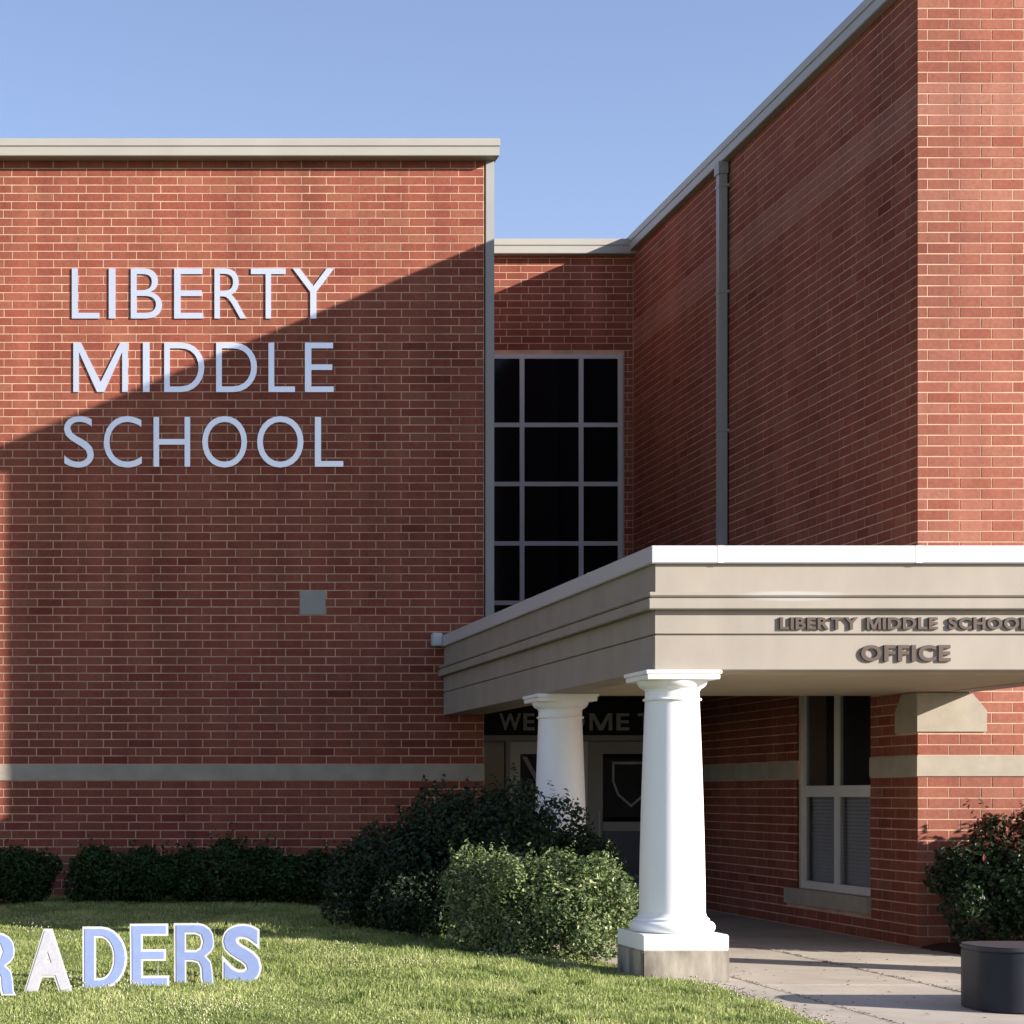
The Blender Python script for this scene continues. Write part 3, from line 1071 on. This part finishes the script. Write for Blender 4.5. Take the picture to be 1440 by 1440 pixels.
# ------------------------------------------------------------------ columns
def column(cx, cy, label):
    t = thing('porch_column', label, 'column', (cx, cy, 0), 'white porch columns')
    h = 0.335
    MB().box(cx - h - 0.004, cx + h + 0.004, cy - h - 0.004, cy + h + 0.004, -0.1, 0.236).build('footing', M['concrete'], t, bevel=0.012)
    MB().box(cx - h, cx + h, cy - h, cy + h, 0.2365, 0.362).build('plinth', M['white'], t, bevel=0.008)
    b = []
    for k in range(13):
        a = -math.pi / 2 + math.pi * k / 12
        b.append((0.285 + 0.042 * math.cos(a), 0.4065 + 0.044 * math.sin(a)))
    b += [(0.283, 0.455), (0.283, 0.472), (0.272, 0.476), (0.2605, 0.492), (0.255, 0.515)]
    MB().lathe([(0.27, 0.3625)] + b, cx, cy, 64).build('base_ring', M['white'], t, smooth=True)
    p = []
    for k in range(13):
        q = k / 12
        p.append((0.2535 - 0.046 * (q ** 1.5), 0.5155 + (2.195 - 0.5155) * q))
    sh = MB().lathe(p, cx, cy, 64).build('shaft', M['white'], t, smooth=True)
    q = [(0.2075, 2.1955), (0.221, 2.198), (0.226, 2.207), (0.221, 2.216), (0.208, 2.219), (0.2075, 2.275), (0.214, 2.279), (0.214, 2.288),
         (0.222, 2.292), (0.238, 2.300), (0.256, 2.318), (0.266, 2.338), (0.270, 2.356)]
    cp = MB().lathe(q, cx, cy, 64).build('capital', M['white'], t, smooth=True)
    a = MB().box(cx - 0.285, cx + 0.285, cy - 0.285, cy + 0.285, 2.3565, 2.396)
    a.box(cx - 0.297, cx + 0.297, cy - 0.297, cy + 0.297, 2.3965, 2.428)
    a.build('abacus', M['white'], cp, bevel=0.005)
    return t


CXC, CYC = 4.788, 14.73
column(CXC, CYC, 'white round column on a square concrete footing at the porch front corner')
column(CXC, 18.1, 'white round column behind the shrubs under the left edge of the porch')
column(8.38, CYC, 'white round column at the far right corner of the porch front')

# ------------------------------------------------------------------ block seat on the walk
def rounded(xa, xb, ya, yb, r, n=10):
    pts = []
    for cx, cy, a0 in ((xb - r, ya + r, -90), (xb - r, yb - r, 0), (xa + r, yb - r, 90), (xa + r, ya + r, 180)):
        for k in range(n + 1):
            a = math.radians(a0 + 90 * k / n)
            pts.append((cx + r * math.cos(a), cy + r * math.sin(a)))
    return pts


dr = thing('block_seat', 'low charcoal block seat with rounded corners standing on the concrete walk', 'seat', (6.95, 12.52, 0))
MB().prism(rounded(6.09, 7.95, 12.20, 12.84, 0.24), 'z', 0.003, 0.405).build('body', M['drum'], dr, bevel=0.008, smooth=True)
MB().prism(rounded(6.083, 7.957, 12.193, 12.847, 0.247), 'z', 0.4055, 0.437).build('lid', M['lid'], dr, bevel=0.009, smooth=True)

# ------------------------------------------------------------------ yard letters
yard = [('R', -42, 23, 1311, 1400, 12.75, 'blue', 'white-edged blue yard letter R cut by the edge of the photo, before the white A'),
        ('A', 33, 103, 1306, 1397, 12.95, 'glitter', 'all-white yard letter A standing in the grass'),
        ('D', 116, 179, 1303, 1391, 13.15, 'blue', 'white-edged blue yard letter D standing between the white A and the E'),
        ('E', 183, 238, 1299, 1389, 13.35, 'blue', 'white-edged blue yard letter E standing between the D and the R'),
        ('R', 245, 303, 1298, 1386, 13.55, 'blue', 'white-edged blue yard letter R standing between the E and the S'),
        ('S', 312, 368, 1299, 1385, 13.75, 'blue', 'white-edged blue yard letter S standing at the end of the word')]
for ch, a, b, y0, y1, D, col, lab in yard:
    xa, xb = X(a, D), X(b, D)
    z0, z1 = Z(y1, D), Z(y0, D)
    gz = float(lawn_z(np.array((xa + xb) / 2), np.array(D)))
    t = thing('yard_letter', lab, 'yard letter', ((xa + xb) / 2, D, gz), 'letters of the lawn word')
    t.rotation_euler = (random.uniform(-0.04, 0.01), random.uniform(-0.012, 0.012), random.uniform(-0.08, 0.04))
    e = 0.017
    g_ = ch + '#' if ch + '#' in BLOCK else ch
    o1, o2 = (0.0, -0.036) if g_ != ch else ((0.064, 0.028) if ch != 'S' else (0.058, 0.024))
    letter(g_, xa, xb, z0, z1, D, 0.010, M['whiteplastic'], t, o1, name='backing')
    letter(g_, xa + e, xb - e, z0 + e * 0.9, z1 - e * 0.9, D - 0.0105, 0.003, M[col], t, o2, name='face')
    for q in (0.28, 0.72):
        x = xa + (xb - xa) * q
        MB().box(x - 0.004, x + 0.004, D + 0.003, D + 0.011, gz - 0.1, z0 + 0.16).build('stake', M['steel'], t)


# ------------------------------------------------------------------ shrubs
def shrub(name, label, lobes, base, n, leaf, m, group=None, seed=1, tone_fn=None, sprigs=0, spread=0.16):
    """lobes: ellipsoids (cx, cy, cz, rx, ry, rz). Leaf faces crowd the outer shell of each lobe, with gaps and stray shoots."""
    r = np.random.default_rng(seed)
    t = thing(name, label, 'shrub', base, group)
    vol = np.array([l[3] * l[5] for l in lobes])
    pick = r.choice(len(lobes), n, p=vol / vol.sum())
    Lb = np.array(lobes)[pick]
    d = r.normal(size=(n, 3))
    d /= np.linalg.norm(d, axis=1)[:, None]
    # lumpy radius: twig clusters
    k = 70
    cl = r.normal(size=(k, 3))
    cl /= np.linalg.norm(cl, axis=1)[:, None]
    amp = r.uniform(-spread, spread, k)
    dots = d @ cl.T
    bump = (np.exp((dots - 1) * 40) * amp).sum(1)
    shell = 1 - np.abs(r.normal(0, 0.17, n)) + r.normal(0, 0.035, n)
    rad = np.clip(shell, 0.2, 1.25) * (1 + bump)
    pos = Lb[:, :3] + d * Lb[:, 3:] * rad[:, None]
    if sprigs:
        sd = r.normal(size=(sprigs, 3))
        sd[:, 2] = np.abs(sd[:, 2]) + 0.35
        sd /= np.linalg.norm(sd, axis=1)[:, None]
        li = np.array(lobes)[r.choice(len(lobes), sprigs)]
        tip = li[:, :3] + sd * li[:, 3:]
        dirn = sd + r.normal(0, 0.3, (sprigs, 3)) + np.array([0, 0, 0.7])
        dirn /= np.linalg.norm(dirn, axis=1)[:, None]
        ln = r.uniform(0.06, 0.22, sprigs)
        rep = 12
        sp = np.repeat(tip, rep, 0) + np.repeat(dirn, rep, 0) * (np.tile(np.linspace(-0.3, 1, rep), sprigs) * np.repeat(ln, rep))[:, None]
        sp += r.normal(0, leaf * 0.5, sp.shape)
        pos = np.concatenate([pos, sp])
        d = np.concatenate([d, np.repeat(sd, rep, 0)])
    keep = pos[:, 2] > base[2] + 0.02
    pos, d = pos[keep], d[keep]
    n = len(pos)
    nrm = d * 0.7 + r.normal(0, 0.65, (n, 3)) + np.array([0, 0, 0.35])
    nrm /= np.linalg.norm(nrm, axis=1)[:, None]
    u = np.cross(nrm, r.normal(size=(n, 3)))
    u /= np.linalg.norm(u, axis=1)[:, None]
    v = np.cross(nrm, u)
    L = leaf * r.uniform(0.55, 1.35, n)[:, None]
    W = L * r.uniform(0.40, 0.62, n)[:, None]
    fold = nrm * (L * 0.14)
    verts = np.stack([pos - u * L, pos + v * W + fold, pos + u * L, pos - v * W + fold], 1).reshape(-1, 3) - np.array(base)
    idx = np.arange(n)[:, None] * 4
    faces = np.concatenate([idx + np.array([[0, 1, 2]]), idx + np.array([[0, 2, 3]])])
    tone = np.clip(r.normal(0.45, 0.22, n), 0, 1)
    if tone_fn is not None:
        tone = tone_fn(pos, tone, r)
    me = raw_mesh('foliage', verts, faces, np.repeat(tone, 4))
    link('foliage', me, m, t, 'stuff')
    st = MB()
    for q in range(5):
        a = q * 2 * math.pi / 5
        l = lobes[q % len(lobes)]
        p0 = Vector((base[0] + 0.05 * math.cos(a), base[1] + 0.05 * math.sin(a), base[2] - 0.05))
        p1 = Vector((l[0] + 0.4 * l[3] * math.cos(a), l[1] + 0.4 * l[4] * math.sin(a), l[2] + 0.2 * l[5]))
        w0, w1 = 0.022, 0.008
        i = len(st.v)
        for p, ww in ((p0, w0), (p1, w1)):
            st.v += [(p.x - ww, p.y - ww, p.z), (p.x + ww, p.y - ww, p.z), (p.x + ww, p.y + ww, p.z), (p.x - ww, p.y + ww, p.z)]
        st.f += [(i + k2, i + (k2 + 1) % 4, i + 4 + (k2 + 1) % 4, i + 4 + k2) for k2 in range(4)]
    st.build('stem', M['bark'], t)
    return t


def clumps(seed, hull, n, r0, r1):
    r = np.random.default_rng(seed)
    out = [(c[0], c[1], c[2], c[3] * 0.72, c[4] * 0.72, c[5] * 0.78) for c in hull]
    vol = np.array([c[3] * c[5] for c in hull])
    for h in r.choice(len(hull), n, p=vol / vol.sum()):
        c = hull[h]
        d = r.normal(size=3)
        d /= np.linalg.norm(d)
        if d[2] < -0.6:
            d[2] = -d[2]
        q = r.uniform(0.72, 0.98)
        rr = r.uniform(r0, r1)
        out.append((c[0] + d[0] * (c[3] - rr * 0.6) * q, c[1] + d[1] * (c[4] - rr * 0.6) * q, c[2] + d[2] * (c[5] - rr * 0.6) * q, rr, rr, rr * r.uniform(0.8, 1.25)))
    return out


# the dark shrub in the porch shade and the pale one in front of it
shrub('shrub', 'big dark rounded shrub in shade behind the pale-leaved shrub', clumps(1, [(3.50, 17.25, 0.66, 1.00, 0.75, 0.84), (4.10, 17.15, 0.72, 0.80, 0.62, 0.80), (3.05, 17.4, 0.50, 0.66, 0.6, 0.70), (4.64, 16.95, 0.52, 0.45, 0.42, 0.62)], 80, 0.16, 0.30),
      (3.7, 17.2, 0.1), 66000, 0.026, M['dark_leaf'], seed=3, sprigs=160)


def pale_tone(pos, tone, r):
    patch = np.array([noise.noise(Vector((p[0] * 5, p[1] * 5, p[2] * 5))) for p in pos])
    return np.clip(tone + 0.28 * patch + (r.random(len(pos)) < 0.07) * 0.4, 0, 1)


shrub('shrub', 'sunlit shrub with small pale green leaves beside the front column footing', clumps(2, [(3.78, 15.95, 0.46, 0.58, 0.52, 0.50), (4.25, 15.9, 0.50, 0.55, 0.5, 0.50), (4.50, 15.75, 0.40, 0.34, 0.32, 0.55), (3.45, 16.05, 0.62, 0.34, 0.40, 0.36), (3.65, 15.8, 0.24, 0.45, 0.36, 0.30), (4.2, 15.72, 0.22, 0.50, 0.36, 0.28)], 95, 0.09, 0.19),
      (4.0, 15.9, 0.03), 36000, 0.020, M['light_leaf'], seed=5, tone_fn=pale_tone, sprigs=170, spread=0.2)

HG = 'low clipped shrubs along the left wall'
low = [(-2.75, 1.0, 0.84, 'low clipped shrub by the wall, out past the edge of the sunlit strip'),
       (-0.72, 0.62, 0.88, 'low clipped shrub by the wall at the left edge of the photo'),
       (0.60, 0.66, 0.85, 'low clipped shrub by the wall behind the white-edged D and E'),
       (1.70, 0.78, 0.90, 'low clipped shrub by the wall with loose shoots sticking up'),
       (2.72, 0.74, 0.82, 'low clipped shrub by the wall next to the big dark shrub')]
for i, (x, rx, top, lab) in enumerate(low):
    gz = 0.19
    shrub('clipped_shrub', lab, clumps(60 + i, [(x, 21.2, (gz + top) / 2, rx, 0.62, (top - gz) / 2 + 0.03), (x + rx * 0.45, 21.25, (gz + top) / 2 - 0.05, rx * 0.6, 0.5, (top - gz) / 2), (x - rx * 0.45, 21.25, (gz + top) / 2 - 0.04, rx * 0.6, 0.5, (top - gz) / 2)], 26, 0.10, 0.20),
          (x, 21.2, gz), 19000, 0.026, M['yew'], HG, seed=20 + i, sprigs=80 if i == 3 else 40, spread=0.12)


def red_tone(pos, tone, r):
    up = np.clip((pos[:, 2] - 0.85) / 0.45, 0, 1) * np.clip((9.35 - pos[:, 0]) / 0.8, 0, 1)
    red = r.random(len(pos)) < 0.75 * up
    return np.where(red, 0.85 + 0.15 * r.random(len(pos)), np.clip(tone * 0.72, 0, 0.74))


shrub('shrub', 'dark shrub with reddish top shoots against the sunlit brick corner', clumps(3, [(9.0, 16.75, 0.70, 0.90, 0.55, 0.82), (8.35, 16.85, 0.52, 0.55, 0.45, 0.68), (9.6, 16.75, 0.76, 0.80, 0.6, 0.88)], 50, 0.14, 0.26),
      (9.0, 16.75, 0.05), 36000, 0.030, M['red_leaf'], seed=41, tone_fn=red_tone, sprigs=120, spread=0.2)
shrub('shrub', 'taller shrub growing further along the sunlit front of the wing', [(11.3, 15.55, 0.95, 1.0, 0.6, 0.95), (12.2, 15.3, 0.95, 0.9, 0.6, 0.95), (10.7, 15.8, 0.8, 0.5, 0.5, 0.8)],
      (11.4, 15.5, 0.0), 26000, 0.045, M['red_leaf'], seed=43, tone_fn=red_tone, sprigs=60)


# ------------------------------------------------------------------ grass
def blades(n, xr, yr, seed, hmin, hmax, wid, tufts=0):
    r = np.random.default_rng(seed)
    y = r.uniform(yr[0], yr[1], n)
    x = r.uniform(xr[0], xr[1], n)
    if tufts:                                  # the same blades gathered into loose tufts
        c = r.integers(0, tufts, n)
        tx_, ty_, tr_ = r.uniform(xr[0], xr[1], tufts), r.uniform(yr[0], yr[1], tufts), r.uniform(0.03, 0.13, tufts)
        x, y = tx_[c] + r.normal(0, 1, n) * tr_[c], ty_[c] + r.normal(0, 0.8, n) * tr_[c]
    e = edge_x(y) + 0.02 * np.sin(y * 5.1) + 0.03 * np.abs(np.sin(y * 17 + np.cos(y * 7)))
    keep = x < e
    # keep clear of the column footing
    keep &= ~((np.abs(x - CXC) < 0.345) & (np.abs(y - CYC) < 0.345))
    if tufts:
        keep &= ~((x < 1.7) & (y > 11.9) & (y < 14.1))
    x, y = x[keep], y[keep]
    n = len(x)
    # patchy growth
    pt = np.array([noise.noise(Vector((a * 1.6, b * 1.1, 0.3))) + 0.5 * noise.noise(Vector((a * 5, b * 4, 2.3))) for a, b in zip(x, y)])
    z = lawn_z(x, y) - 0.004
    h = r.uniform(hmin, hmax, n) * np.clip(1 + 0.7 * pt, 0.45, 1.8)
    az = r.uniform(0, 2 * np.pi, n)
    lean = r.uniform(0.1, 0.9, n)
    yaw = r.uniform(0, 2 * np.pi, n)
    wd = wid * r.uniform(0.6, 1.3, n)
    cx_, sx_ = np.cos(yaw) * wd, np.sin(yaw) * wd
    ox, oy = np.cos(az) * lean * h, np.sin(az) * lean * h
    P = np.stack([x, y, z], 1)
    W = np.stack([cx_, sx_, np.zeros(n)], 1)
    mid = P + np.stack([ox * 0.35, oy * 0.35, h * 0.6], 1)
    tip = P + np.stack([ox, oy, h * (1.05 - 0.35 * lean)], 1)
    V = np.stack([P - W, P + W, mid - W * 0.7, mid + W * 0.7, tip], 1).reshape(-1, 3)
    i = np.arange(n)[:, None] * 5
    F = np.concatenate([i + np.array([[0, 1, 3]]), i + np.array([[0, 3, 2]]), i + np.array([[2, 3, 4]])])
    tone = np.clip((0.22 if tufts else 0.40) + 0.34 * pt + r.normal(0, 0.17, n) + (r.random(n) < 0.06) * 0.5, 0, 1)
    return V, F, np.repeat(tone, 5)


A = [blades(210000, (-2.2, 4.9), (10.6, 17.0), 11, 0.014, 0.040, 0.0032),
     blades(60000, (-2.2, 4.6), (17.0, 22.6), 12, 0.018, 0.045, 0.0045),
     blades(26000, (-2.2, 4.7), (10.7, 16.8), 14, 0.035, 0.080, 0.0042, 150),
     blades(30000, (-6.5, -2.2), (10.6, 22.6), 13, 0.025, 0.06, 0.006)]
off = 0
VV, FF, TT = [], [], []
for v, f, t in A:
    VV.append(v)
    FF.append(f + off)
    TT.append(t)
    off += len(v)
me = raw_mesh('grass', np.concatenate(VV), np.concatenate(FF), np.concatenate(TT))
link('grass', me, M['grass'], kind='stuff')

# pale clover heads and seed tufts scattered in the turf, thicker towards the walk and in patches
r = np.random.default_rng(5)
n = 26000
x, y = r.uniform(-2.2, 4.85, n), r.uniform(10.7, 18.5, n)
den = np.array([noise.noise(Vector((a * 0.9, b * 0.7, 7.7))) + 0.4 * noise.noise(Vector((a * 3.3, b * 2.6, 1.7))) for a, b in zip(x, y)])
prob = np.clip(den * 1.6 - 0.30, 0, 1) + 0.34 * np.exp(-((x - edge_x(y)) / 0.28) ** 2)
ok = (r.random(n) < prob) & (x < edge_x(y) - 0.01) & ~((np.abs(x - CXC) < 0.36) & (np.abs(y - CYC) < 0.36))
x, y = x[ok], y[ok]
n = len(x)
z = lawn_z(x, y) + r.uniform(0.02, 0.05, n)
s = r.uniform(0.004, 0.010, n)
oc = np.array([[1, 0, 0], [-1, 0, 0], [0, 1, 0], [0, -1, 0], [0, 0, 1], [0, 0, -1]], float)
V = (np.stack([x, y, z], 1)[:, None, :] + oc[None] * s[:, None, None]).reshape(-1, 3)
tri = np.array([[0, 2, 4], [2, 1, 4], [1, 3, 4], [3, 0, 4], [2, 0, 5], [1, 2, 5], [3, 1, 5], [0, 3, 5]])
F = (np.arange(n)[:, None, None] * 6 + tri[None]).reshape(-1, 3)
me = raw_mesh('clover_flowers', V, F, np.repeat(r.random(n), 6))
link('clover_flowers', me, M['clover'], kind='stuff')

# dry crumbs and clippings lying in the joints and along the lawn edge
r = np.random.default_rng(9)
pts = []
for q in range(260):
    pts.append((6.55 + r.normal(0, 0.018), r.uniform(11.5, 17.2)))
for q in range(160):
    pts.append((5.25 + r.normal(0, 0.02), r.uniform(11.0, 16.0)))
for q in range(500):
    y = r.uniform(10.9, 16.4)
    pts.append((float(edge_x(y)) + abs(r.normal(0, 0.10)), y))
for q in range(160):
    pts.append((r.uniform(4.9, 8.0), r.uniform(11.2, 17.4)))
P = np.array([p for p in pts if not (abs(p[0] - CXC) < 0.36 and abs(p[1] - CYC) < 0.36)])
n = len(P)
a = r.uniform(0, 2 * np.pi, n)
l, w_ = r.uniform(0.006, 0.022, n), r.uniform(0.003, 0.007, n)
u = np.stack([np.cos(a), np.sin(a)], 1)
v = np.stack([-np.sin(a), np.cos(a)], 1)
c4 = [P - u * l[:, None], P - v * w_[:, None], P + u * l[:, None], P + v * w_[:, None]]
zz = [0.004, 0.005, 0.004, 0.009]
V = np.stack([np.concatenate([c, np.full((n, 1), z) + r.uniform(0, 0.004, (n, 1))], 1) for c, z in zip(c4, zz)], 1).reshape(-1, 3)
i4 = np.arange(n)[:, None] * 4
F = np.concatenate([i4 + np.array([[0, 1, 3]]), i4 + np.array([[1, 2, 3]])])
me = raw_mesh('dry_crumbs', V, F)
link('dry_crumbs', me, M['mulch'], kind='stuff')
